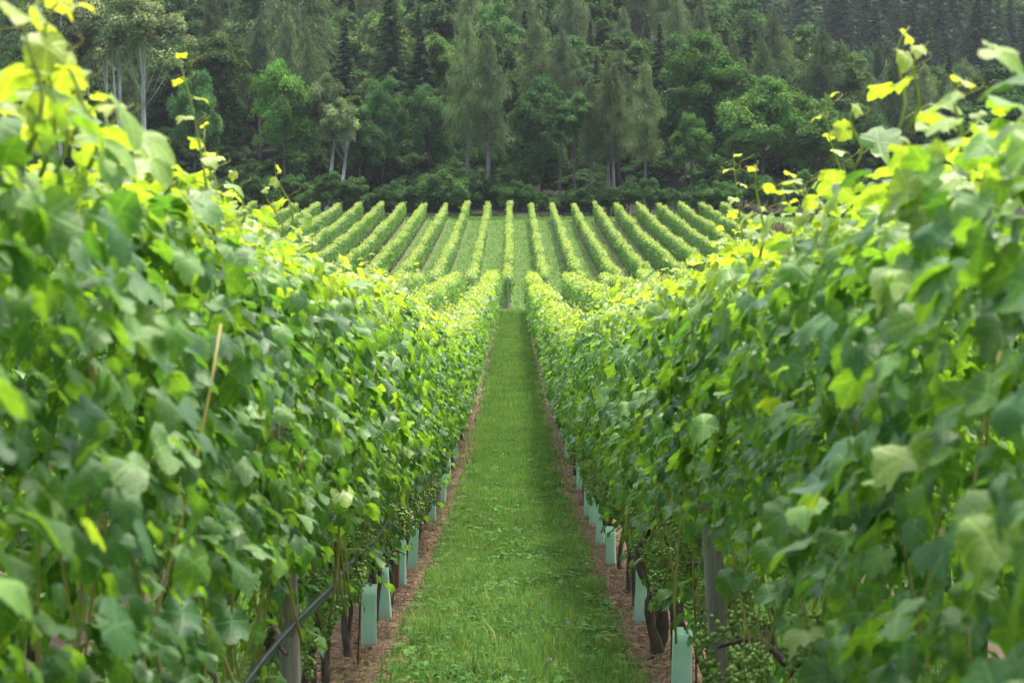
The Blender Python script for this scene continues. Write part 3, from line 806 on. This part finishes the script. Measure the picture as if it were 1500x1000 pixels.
def crown_broad(rng, H, R, z0, ncl, per, lsz, col, flat=.7, spread=1.0, top=1.0):
    """leaf clumps on the outside of an egg-shaped crown, gaps between them"""
    g = Geo(); centres = []
    zc = z0+(H-z0)*.48; hz = (H-z0)*.52
    for i in range(ncl):
        d = rand_unit(1, rng)[0]
        if d[2] < -.55: d[2] *= -.6
        r = rng.uniform(.55, .95) if i > ncl*.2 else rng.uniform(.1, .5)
        wx = R*(1-.25*max(d[2], 0)**2*top)
        centres.append((d[0]*wx*r*(1+rng.normal(0, .09)), d[1]*wx*r*(1+rng.normal(0, .09)), zc+d[2]*hz*r))
    centres = np.array(centres)
    for c in centres:
        cr = R*rng.uniform(.22, .40)*spread; n = int(per*rng.uniform(.7, 1.3)); cc = col*rng.uniform(.72, 1.3)*np.array([rng.uniform(.9, 1.15), 1, rng.uniform(.8, 1.1)])
        d = rand_unit(n, rng); d[:, 2] = np.where(d[:, 2] < -.25, -d[:, 2]*.7, d[:, 2])
        rr = cr*rng.uniform(.55, 1.08, (n, 1))
        P = c+d*rr*np.array([1, 1, flat]); P[:, 2] -= .12*cr*(d[:, 0]**2+d[:, 1]**2)
        Nn = d*np.array([.7, .7, 1])+[0, 0, .45]+rng.normal(0, .5, (n, 3))
        T = d*[1, 1, .2]+[0, 0, -.6]+rng.normal(0, .3, (n, 3))
        g.add(*scatter(CARD, P, Nn, T, lsz*rng.uniform(.6, 1.35, n), cc*rng.uniform(.8, 1.2, (n, 1))))
    return g, centres

def trunk_limbs(rng, H, z0, r, centres, mat, nl=9, lean=0., name='trunk', topf=.8):
    g = Geo(); s = np.linspace(0, 1, 8); hh = z0+(H-z0)*topf
    p = np.stack([lean*s*hh+.15*np.sin(s*4+rng.uniform(0, 6)), .15*np.sin(s*3+rng.uniform(0, 6)), s*hh-.5], 1)
    g.tube(p, r*(1.25-1.05*s)+.02, 9, wob=.05)
    if len(centres):
        for c in centres[rng.permutation(len(centres))[:nl]]:
            f = np.clip((c[2]-z0*.3)/hh*.75, .2, .95); b = np.array([np.interp(f, s, p[:, k]) for k in range(3)])
            m_ = (b+c)/2+[0, 0, -.06*np.linalg.norm(c-b)]
            g.tube([b, m_, c], [r*.38*(1.1-f), r*.25*(1.1-f), .02], 6)
    return g.mesh(name, mat, True)

def crown_larch(rng, H, R, z0, nb, per, col, droop=.35):
    g = Geo()
    for i in range(nb):
        f = (i+rng.random())/nb; z = z0+(H-z0)*f**.9
        L = R*(min(1, .55+f*2.2) if f < .2 else 1.0)*(1-f**1.7)**.75*rng.uniform(.35, 1.12)+.2
        a = i*2.4+rng.uniform(-.5, .5); d = np.array([math.cos(a), math.sin(a), 0])
        n = max(12, int(per*L/R)); t = np.sqrt(rng.random(n))
        P = d*(t*L)[:, None]+rng.normal(0, .09*L+.08, (n, 3))
        P[:, 2] += z-droop*L*t**1.5+.12*L*(t > .8)
        hang = rng.uniform(.15, .75, n)
        P[:, 2] -= hang*.4
        T = np.stack([d[0]*.35+rng.normal(0, .25, n), d[1]*.35+rng.normal(0, .25, n), -np.ones(n)], 1)
        c = col*rng.uniform(.75, 1.25)
        g.add(*scatter(STRIP, P, rand_unit(n, rng), T, hang+.12, c*rng.uniform(.75, 1.25, (n, 1)), .11))
        g.tube([(0, 0, z), tuple(d*L*.5+[0, 0, z-droop*L*.3]), tuple(d*L*.95+[0, 0, z-droop*L*.9])], [.05, .03, .01], 4, (.06, .05, .04), False)
    return g

def crown_spruce(rng, H, R, z0, nb, per, col, wide=.28):
    g = Geo()
    for i in range(nb):
        f = i/nb; z = z0+(H-z0)*f; L = R*(1-f)**.85*rng.uniform(.75, 1.12)+.15
        a = i*2.4+rng.uniform(-.3, .3); d = np.array([math.cos(a), math.sin(a), 0]); sdir = np.array([-d[1], d[0], 0])
        n = max(8, int(per*(L/R))); t = rng.uniform(.12, 1, n)
        w_ = rng.normal(0, .32, n)*L*.42*(1.1-t)
        P = d*(t*L)[:, None]+sdir*w_[:, None]; P[:, 2] += z-.30*L*t+.16*L*t**3-np.abs(w_)*.35
        T = d*.5+sdir*np.sign(w_)[:, None]*.5+np.array([0, 0, -.75])+rng.normal(0, .2, (n, 3))
        Nn = np.stack([rng.normal(0, .35, n), rng.normal(0, .35, n), np.ones(n)], 1)+d*.5
        g.add(*scatter(STRIP, P, Nn, T, rng.uniform(.35, .8, n)*(R/3.2), col*rng.uniform(.65, 1.3, (n, 1)), wide/.5*.7))
    g.add(*scatter(STRIP, np.array([[0, 0, H-.1]]*4), rand_unit(4, rng)*[1, 1, 0], np.array([[0, 0, 1.]]*4), np.full(4, 1.0), np.tile(col, (4, 1)), .15))
    return g

rt = np.random.default_rng(77)
PROTO = {}
def broad(key, H, R, z0, ncl, per, lsz, col, bark='tbark', **kw):
    g, cs = crown_broad(rt, H, R, z0, ncl, per, lsz, np.array(col), **kw)
    PROTO[key] = (H, R, trunk_limbs(rt, H, z0, .024*H*.55, cs, M[bark]), g.mesh('crown', M['tree']))
GREEN = (.080, .150, .066)
broad('broad0', 15, 5.2, 3.0, 92, 230, .31, GREEN, flat=.9, spread=.78)
broad('broad1', 16, 4.6, 3.5, 84, 230, .30, GREEN, flat=.95, spread=.8)
broad('broad2', 14, 5.5, 2.0, 104, 210, .31, GREEN, flat=.85, spread=.7)
broad('tall0', 20, 4.2, 4.0, 90, 220, .30, GREEN, flat=1.0, spread=.8)
broad('shrub0', 4.2, 2.8, .0, 50, 160, .22, GREEN, flat=.95, spread=.75, top=.3)
broad('shrub1', 3.4, 2.4, .0, 46, 150, .21, GREEN, flat=.95, spread=.75, top=.3)
broad('shrub2', 5.2, 2.3, .0, 50, 160, .22, GREEN, flat=1.0, spread=.75)
broad('pine0', 17, 3.6, 8.0, 26, 420, .26, GREEN, flat=.45)
broad('far_broad0', 14, 4.6, 1.2, 66, 180, .40, GREEN, flat=.9, spread=.8)
broad('far_broad1', 15, 4.0, 1.2, 62, 180, .40, GREEN, flat=.95, spread=.8)
g = crown_larch(rt, 21, 3.9, 8.4, 110, 105, np.array((.130, .192, .108)))
PROTO['larch0'] = (21, 3.9, trunk_limbs(rt, 21, 21, .24, [], M['larchbark'], topf=1), g.mesh('crown', M['tree']))
g = crown_larch(rt, 19, 3.3, 7.2, 100, 105, np.array((.130, .190, .110)))
PROTO['larch1'] = (19, 3.3, trunk_limbs(rt, 19, 19, .22, [], M['larchbark'], topf=1), g.mesh('crown', M['tree']))
for i, (R_, z0) in enumerate([(3.4, 1.5), (2.9, 3.0)]):
    g = crown_spruce(rt, 20, R_, z0, 190, 90, np.array((.062, .100, .056)), .2)
    PROTO[f'spruce{i}'] = (20, R_, trunk_limbs(rt, 20, 20, .2, [], M['tbark'], topf=.99), g.mesh('crown', M['tree']))
for i in range(2):
    g = crown_spruce(rt, 19, 3.8-.6*i, .4, 130, 80, np.array((.062, .100, .056)), .34)
    PROTO[f'far_spruce{i}'] = (19, 3.8-.6*i, trunk_limbs(rt, 19, 19, .2, [], M['tbark'], topf=.99), g.mesh('crown', M['tree']))

def birch_proto(key, H, R, z0, lean, fork, ncl=44):
    g, cs = crown_broad(rt, H, R, z0, ncl, 210, .24, np.array((.170, .230, .135)), flat=1.15, spread=.95)
    t = Geo(); s = np.linspace(0, 1, 10)
    def stem(l, top, r, b=0.):
        p = np.stack([l*H*s+b*s*(1-s)*4, .25*np.sin(s*3+l*9), s*top-.5], 1); t.tube(p, r*(1.15-s)+.02, 8, wob=.05); return p
    p = stem(lean, H*.9, .25, .2)
    if fork:
        f = .36; b0 = np.array([np.interp(f, s, p[:, k]) for k in range(3)])
        q = b0+np.stack([-R*.35*s-.1*np.sin(s*5), .3*s, (H*.5)*s], 1); t.tube(q, .13*(1.1-s)+.02, 7)
    for c in cs[:16]:
        f = np.clip(c[2]/H*.8, .25, .9); b = np.array([np.interp(f, s, p[:, k]) for k in range(3)])
        t.tube([b, (b+c)/2+[0, 0, -.2], c], [.032, .02, .008], 5)
    PROTO[key] = (H, R, t.mesh('trunk', M['birchbark'], True), g.mesh('crown', M['tree']))
birch_proto('birch0', 22, 3.6, 10.5, .0, True)
birch_proto('birch1', 22, 3.2, 11.0, .01, False)
birch_proto('birch2', 15, 2.6, 6.8, .10, False, 34)

def tree(key, x, y, H, width=None, tint=(1, 1, 1), name='tree', label=None, cat='tree', group=None, rz=None):
    h0, r0, tm, cm = PROTO[key]
    sz = H/h0; sx = sz if width is None else width/(2*r0)
    e = empty(name, (x, y, float(gz(x, y))), None, (0, 0, random.uniform(0, 6.28) if rz is None else rz), (sx, sx, sz))
    tag(e, label, cat, group)
    link('trunk', tm, e)
    c = link('crown', cm, e); c.color = (*tint, 1)
    return e

def at(px, d): return (px-751)*d/FPX
def top_h(px, py, d):       # height of a tree whose top shows at photograph row py
    x = at(px, d); return (400-py)*d/FPX+EYE-float(gz(x, d))

# (prototype, px of trunk, py of top, distance, crown width px, tint, name, label, rz)
FRONT = [
 ('birch0', 176, -35, 232, 92, (1.0, 1.0, 1.0), 'birch_tree', 'tall grey-green birch with a forked white trunk near the left edge', 0.0),
 ('birch1', 156, -20, 236, 80, (.95, .97, .95), 'birch_tree', 'slim straight white birch just left of the forked one', 0.5),
 ('birch1', 219, -30, 230, 120, (1.1, 1.1, 1.05), 'birch_tree', 'full-crowned grey birch with the thickest pale trunk of the left group', 2.0),
 ('birch1', 132, 0, 240, 80, (.9, .92, .9), 'birch_tree', 'thin pale birch leftmost of the white-trunked group', 1.1),
 ('birch0', 95, -30, 238, 110, (.85, .88, .85), 'birch_tree', 'birch partly hidden by blurred vine leaves at the left edge', 2.2),
 ('tall0', 322, 30, 250, 95, (1.0, .95, .7), 'broadleaf_tree', 'olive-brown pointed tree right of the white birches', None),
 ('broad1', 288, 92, 238, 70, (.80, 1.05, .95), 'broadleaf_tree', 'blue-green broadleaf tree between the birches and the olive tree', None),
 ('broad0', 418, 84, 228, 105, (1.15, 1.35, .75), 'broadleaf_tree', 'bright fresh-green broadleaf tree standing out left of centre', None),
 ('larch0', 440, -60, 275, 165, (.82, .84, .85), 'larch_tree', 'broad hazy grey larch rising behind the bright green tree', None),
 ('larch1', 375, -40, 285, 120, (.70, .74, .75), 'larch_tree', 'dim grey larch behind the olive-brown tree', None),
 ('birch2', 478, 98, 228, 62, (1.1, 1.1, 1.0), 'birch_tree', 'small leaning white birch right of the bright green tree', 0.0),
 ('birch2', 496, 135, 226, 60, (1.0, 1.02, .95), 'birch_tree', 'second small leaning birch, shorter, beside the bright green tree', 0.2),
 ('spruce0', 574, -35, 252, 105, (.9, .95, .95), 'spruce_tree', 'tall dark spruce with layered branches left of the twin larches', None),
 ('broad2', 562, 108, 236, 80, (.72, .88, .80), 'broadleaf_tree', 'dark green broadleaf tree below the tall spruce', None),
 ('broad1', 528, 150, 231, 70, (.62, .80, .70), 'broadleaf_tree', 'deep green broadleaf tree right of the small birches', None),
 ('tall0', 638, 38, 256, 90, (1.0, 1.0, .72), 'broadleaf_tree', 'olive broadleaf tree directly behind the twin larches', None),
 ('broad0', 630, 120, 236, 80, (.68, .88, .80), 'broadleaf_tree', 'dark broadleaf tree left of the twin larches', None),
 ('larch0', 686, 22, 226, 78, (1.05, 1.08, .9), 'larch_tree', 'taller left one of the twin feathery larches in the centre', None),
 ('larch1', 716, 50, 225, 84, (1.05, 1.08, .9), 'larch_tree', 'shorter right one of the twin feathery larches in the centre', None),
 ('broad1', 728, -8, 275, 82, (.95, 1.15, .95), 'broadleaf_tree', 'pale fresh-green tree rising behind the twin larches', None),
 ('broad2', 793, 106, 236, 95, (.75, .95, .72), 'broadleaf_tree', 'dark green rounded tree right of the twin larches', None),
 ('pine0', 830, 48, 262, 80, (.60, .74, .74), 'pine_tree', 'dark flat-layered pine behind the rounded dark tree', None),
 ('larch1', 866, 110, 225, 60, (.92, .90, .75), 'larch_tree', 'thin-trunked larch left of the brownish pair', None),
 ('larch0', 893, 84, 224, 72, (1.05, .98, .72), 'larch_tree', 'brownish larch, left of a close pair with parallel trunks', None),
 ('larch1', 899, 96, 223, 68, (1.05, .98, .74), 'larch_tree', 'brownish larch, right of a close pair with parallel trunks', None),
 ('pine0', 822, 140, 224, 50, (.72, .82, .62), 'pine_tree', 'slender pine with bare thin trunk right of the twin larches', None),
 ('pine0', 843, 130, 224, 50, (.75, .84, .62), 'pine_tree', 'slender bare-trunked pine, second right of the twin larches', None),
 ('larch1', 946, 92, 230, 66, (.95, .95, .82), 'larch_tree', 'grey-green larch with low branches left of the big dark oak', None),
 ('broad2', 1034, 46, 246, 150, (.70, .90, .52), 'oak_tree', 'large dark rounded oak, the biggest crown right of centre', None),
 ('broad1', 1013, 158, 227, 62, (1.15, 1.35, .8), 'broadleaf_tree', 'small bright green tree in front of the big dark oak', None),
 ('broad0', 1118, 108, 229, 130, (.92, 1.05, .66), 'broadleaf_tree', 'rounded olive-green tree right of the big dark oak', None),
 ('broad2', 1196, 138, 228, 110, (.86, .95, .66), 'broadleaf_tree', 'dusky green spreading tree, right neighbour of the rounded olive one', None),
 ('broad0', 1262, 160, 236, 100, (.75, .95, .72), 'broadleaf_tree', 'mid green tree just behind the right vine row top', None),
 ('broad1', 1330, 140, 250, 100, (.66, .85, .66), 'broadleaf_tree', 'green tree behind the tall yellow shoot at the right', None),
 ('broad2', 1420, 150, 255, 120, (.68, .88, .62), 'broadleaf_tree', 'leafy tree behind the vines near the right edge', None),
 ('broad0', 1500, 120, 260, 120, (.66, .85, .62), 'broadleaf_tree', 'tree cut by the right edge above the vines', None),
 ('broad2', 40, 60, 250, 120, (.6, .75, .6), 'broadleaf_tree', 'dark tree behind the blurred leaves at the left edge', None),
]
for key, px, py, d, wpx, tint, nm, lab, rz in FRONT:
    tree(key, at(px, d), d, max(5, top_h(px, py, d)), wpx*d/FPX, tint, nm, lab, 'tree', 'trees along the forest edge', rz)

# shrubs along the field edge
SHLAB = {}
rs = np.random.default_rng(55)
SHR = []
px = 250.
while px < 1330:
    SHR.append((px, rs.uniform(217.5, 223), rs.uniform(.75, 1.15))); px += rs.uniform(24, 40)
for i, (px, d, s) in enumerate(SHR):
    key = f'shrub{int(rs.integers(3))}'; x = at(px, d); k = int(round((x-FAR_X0)/S2))
    t = rs.uniform(.62, 1.0); H = PROTO[key][0]*s*(1.15 if 640 < px < 760 else 1)*(.75 if 780 < px < 920 else 1)
    wh = 'straight above the path' if k == 0 else f"behind far-slope row {ORD[min(abs(k), 18)]} {side(k)} of the centre" if k <= 10 else  f"beyond the last far-slope row, {ORD[k-10]} to the right" if k < 28 else 'at the far right of the forest edge'
    lab = f"{'dark' if t < .8 else 'mid'} green shrub at the forest edge {wh}"; SHLAB[lab] = SHLAB.get(lab, 0)+1
    if SHLAB[lab] > 1: lab += ', second'
    tree(key, x, d, H, PROTO[key][1]*2*s, (t*.85, t*1.02, t*.78), 'shrub', lab, 'shrub', 'shrubs along the forest edge')

SHORT = ['forked white birch', 'slim straight birch', 'thick-trunked pale birch', 'leftmost thin birch', 'birch at the left edge', 'olive-brown pointed tree', 'blue-green tree', 'bright fresh-green tree', 'broad hazy larch', 'dim grey larch',
         'leaning white birch', 'second leaning birch', 'tall dark spruce', 'dark tree under the spruce', 'deep green tree by the small birches', 'olive tree behind the twin larches', 'dark tree left of the twin larches', 'taller twin larch', 'shorter twin larch', 'pale tree behind the twin larches',
         'rounded dark tree right of the larches', 'flat-layered pine', 'thin-trunked larch', 'left larch of the brownish pair', 'right larch of the brownish pair', 'slender pine', 'second slender pine', 'grey-green low-branched larch', 'big dark oak', 'small bright tree by the oak',
         'rounded olive-green tree', 'dusky spreading tree', 'mid green tree behind the vines', 'tree behind the tall shoot', 'leafy tree near the right edge', 'tree at the right edge', 'dark tree at the left edge']
USED = {}
def where(look, rel, px):
    j = min(range(len(FRONT)), key=lambda i: abs(FRONT[i][1]-px)); k = (look, rel, j); USED[k] = USED.get(k, 0)+1; n = USED[k]
    return f"{look} {rel} the {SHORT[j]}" if n == 1 else f"{look} {rel} the {SHORT[j]}, {ORD[n]} back"
# understorey just inside the wood
for i in range(130):
    px = rs.uniform(40, 1480); d = rs.uniform(233, 264); x = at(px, d); t = rs.uniform(.45, .75)
    tree(['shrub0', 'shrub2', 'broad2'][i % 3], x, d, rs.uniform(4, 8), rs.uniform(5, 8), (t*.85, t, t*.8), 'understorey_bush', where('low dark bush', 'shaded under', px), 'bush', 'understorey of the forest edge')

# wooded slope behind
def slope_tree(px, d, H, key, tint, nm, lab, grp, wf=1.0):
    tree(key, at(px, d), d, H, PROTO[key][1]*2*H/PROTO[key][0]*wf, tint, nm, lab, 'tree', grp)
cnt = 0
for d0 in np.arange(248, 440, 11.):
    px = -60+rs.uniform(0, 30)
    while px < 1560:
        d = d0+rs.uniform(-5, 5); stepm = rs.uniform(5.5, 8.5)
        x = at(px, d); g0 = float(gz(x, d)); ytop = 400-(g0+14-EYE)*FPX/d
        if ytop > -70:
            r = rs.random()
            if px > 1000 and d > 300:
                key = 'far_spruce%d' % rs.integers(2) if r < .55 else 'far_broad%d' % rs.integers(2)
            else:
                key = 'larch%d' % rs.integers(2) if r < .40 else 'far_spruce%d' % rs.integers(2) if r < .56 else 'far_broad%d' % rs.integers(2)
            b = rs.uniform(.6, 1.0)
            if 'larch' in key: tint, nm, lab = (b*.95, b*.95, b*.9), 'larch_tree', where('grey-green larch', 'upslope behind', px)
            elif 'spruce' in key: tint, nm, lab = (b*.9, b*.95, b*1.0), 'spruce_tree', where('dark spruce', 'upslope behind', px)
            else: tint, nm, lab = (b*rs.uniform(.8, 1.15), b*1.02, b*rs.uniform(.7, 1)), 'broadleaf_tree', where('rounded leafy tree', 'upslope behind', px)
            slope_tree(px, d, rs.uniform(13, 20) if 'larch' in key else rs.uniform(10, 18), key, tint, nm, lab, 'trees of the wooded slope'); cnt += 1
        px += stepm*FPX/d
# far hillside (conifers), nearer ones as trees, the rest one mass
mass = []; mass2 = []; nfar = 0
for d0 in np.arange(440, 880, 15.):
    px = 560+rs.uniform(0, 30)
    while px < 1580:
        d = d0+rs.uniform(-6, 6); x = at(px, d); g0 = float(gz(x, d)); ytop = 400-(g0+18-EYE)*FPX/d
        if -60 < ytop < 330:
            H = rs.uniform(11, 29); b = rs.uniform(.6, 1.3)
            if d < 530 and px > 800:
                slope_tree(px, d, H, 'far_spruce%d' % rs.integers(2), (b*.9, b, b), 'spruce_tree', where('small distant hillside conifer', 'far above', px), 'conifers of the distant hillside', rs.uniform(1.1, 1.6))
                nfar += 1
            else:
                if rs.random() < .22: mass2.append((x, d, g0, H/17, H/19, rs.uniform(0, 6.28)))
                else: mass.append((x, d, g0, H/19*rs.uniform(.9, 1.35), H/19, rs.uniform(0, 6.28)))
        px += rs.uniform(4, 12)*FPX/d
def forest_mass(pts, crown, label):
    """points carrying size and turn; the crown mesh is instanced on each of them"""
    A = np.array(pts); me = bpy.data.meshes.new('distant_forest'); me.vertices.add(len(A)); me.vertices.foreach_set('co', A[:, :3].astype(np.float32).ravel())
    a = me.attributes.new('size', 'FLOAT_VECTOR', 'POINT'); a.data.foreach_set('vector', np.stack([A[:, 3], A[:, 3], A[:, 4]], 1).astype(np.float32).ravel())
    a = me.attributes.new('turn', 'FLOAT_VECTOR', 'POINT'); a.data.foreach_set('vector', np.stack([A[:, 5]*0, A[:, 5]*0, A[:, 5]], 1).astype(np.float32).ravel())
    o = link('distant_forest', me); src = bpy.data.objects.new('conifer_crown', crown)
    ng = bpy.data.node_groups.new('forest', 'GeometryNodeTree')
    ng.interface.new_socket('Geometry', in_out='INPUT', socket_type='NodeSocketGeometry'); ng.interface.new_socket('Geometry', in_out='OUTPUT', socket_type='NodeSocketGeometry')
    gi = ng.nodes.new('NodeGroupInput'); go = ng.nodes.new('NodeGroupOutput'); m2 = ng.nodes.new('GeometryNodeMeshToPoints'); ip = ng.nodes.new('GeometryNodeInstanceOnPoints'); ob = ng.nodes.new('GeometryNodeObjectInfo')
    ob.inputs['Object'].default_value = src
    n1 = ng.nodes.new('GeometryNodeInputNamedAttribute'); n1.data_type = 'FLOAT_VECTOR'; n1.inputs['Name'].default_value = 'size'
    n2 = ng.nodes.new('GeometryNodeInputNamedAttribute'); n2.data_type = 'FLOAT_VECTOR'; n2.inputs['Name'].default_value = 'turn'
    er = ng.nodes.new('FunctionNodeEulerToRotation')
    L = ng.links.new
    L(gi.outputs[0], m2.inputs['Mesh']); L(m2.outputs[0], ip.inputs['Points']); L(ob.outputs['Geometry'], ip.inputs['Instance'])
    L(n1.outputs['Attribute'], ip.inputs['Scale']); L(n2.outputs['Attribute'], er.inputs[0]); L(er.outputs[0], ip.inputs['Rotation']); L(ip.outputs[0], go.inputs[0])
    md = o.modifiers.new('forest', 'NODES'); md.node_group = ng
    return tag(o, label, 'forest', None, 'stuff')
forest_mass(mass, PROTO['far_spruce0'][3], 'mass of dark conifers covering the distant hillside')
forest_mass(mass2, PROTO['far_broad0'][3], 'leafy trees scattered among the conifers of the distant hillside')

# dry grass mound right of the far field
def mound():
    rng = np.random.default_rng(8); g = Geo(); n = 4500
    a = rng.uniform(0, 2*PI, n); r = np.sqrt(rng.random(n)); x = r*np.cos(a)*3.2; y = r*np.sin(a)*2.5; z = 1.3*np.sqrt(np.clip(1-r**2, 0, 1))*rng.uniform(.3, 1, n)
    P = np.stack([x, y, z], 1)
    T = np.stack([x*.2+rng.normal(0, .3, n), y*.2+rng.normal(0, .3, n), np.ones(n)], 1)
    u = rng.random((n, 1)); c = np.array([.20, .155, .085])*(1-u)+np.array([.10, .115, .04])*u
    g.add(*scatter(STRIP, P, rand_unit(n, rng), T, rng.uniform(.25, .55, n), c, .12))
    return g.mesh('dry_grass_mound', M['litter'])
MM = mound()
for px, d, s, lab in [(1132, 190, 1.0, 'brown mound of dry grass right of the far-slope rows'), (1100, 207, .8, 'smaller strip of dry brown grass at the upper right corner of the far field')]:
    x = at(px, d); tag(link('dry_grass_mound', MM, None, (x, d, float(gz(x, d))), (0, 0, d), s), lab, 'dry grass', 'dry grass at the field corner')
def haze_box():
    m, t, out = nodes('haze_air')
    pv = N(t, 'ShaderNodeVolumePrincipled'); pv.inputs['Density'].default_value = HAZE
    pv.inputs['Color'].default_value = (.82, .91, 1.0, 1); pv.inputs['Anisotropy'].default_value = .2
    t.links.new(pv.outputs[0], out.inputs['Volume'])
    x0, x1, y0, y1, z0, z1 = -640, 640, -90, 1330, -3.2, 420
    V = [(x, y, z) for z in (z0, z1) for y in (y0, y1) for x in (x0, x1)]
    F = [(0, 2, 3, 1), (4, 5, 7, 6), (0, 1, 5, 4), (2, 6, 7, 3), (0, 4, 6, 2), (1, 3, 7, 5)]
    tag(link('haze', make_mesh('haze', V, F, m)), 'faint bluish haze in the air over the vineyard and wood', 'haze', None, 'stuff')
HAZE = .00008
haze_box()
print('slope trees', cnt, 'far', nfar, 'objects', len(bpy.data.objects), 'mass', len(mass))
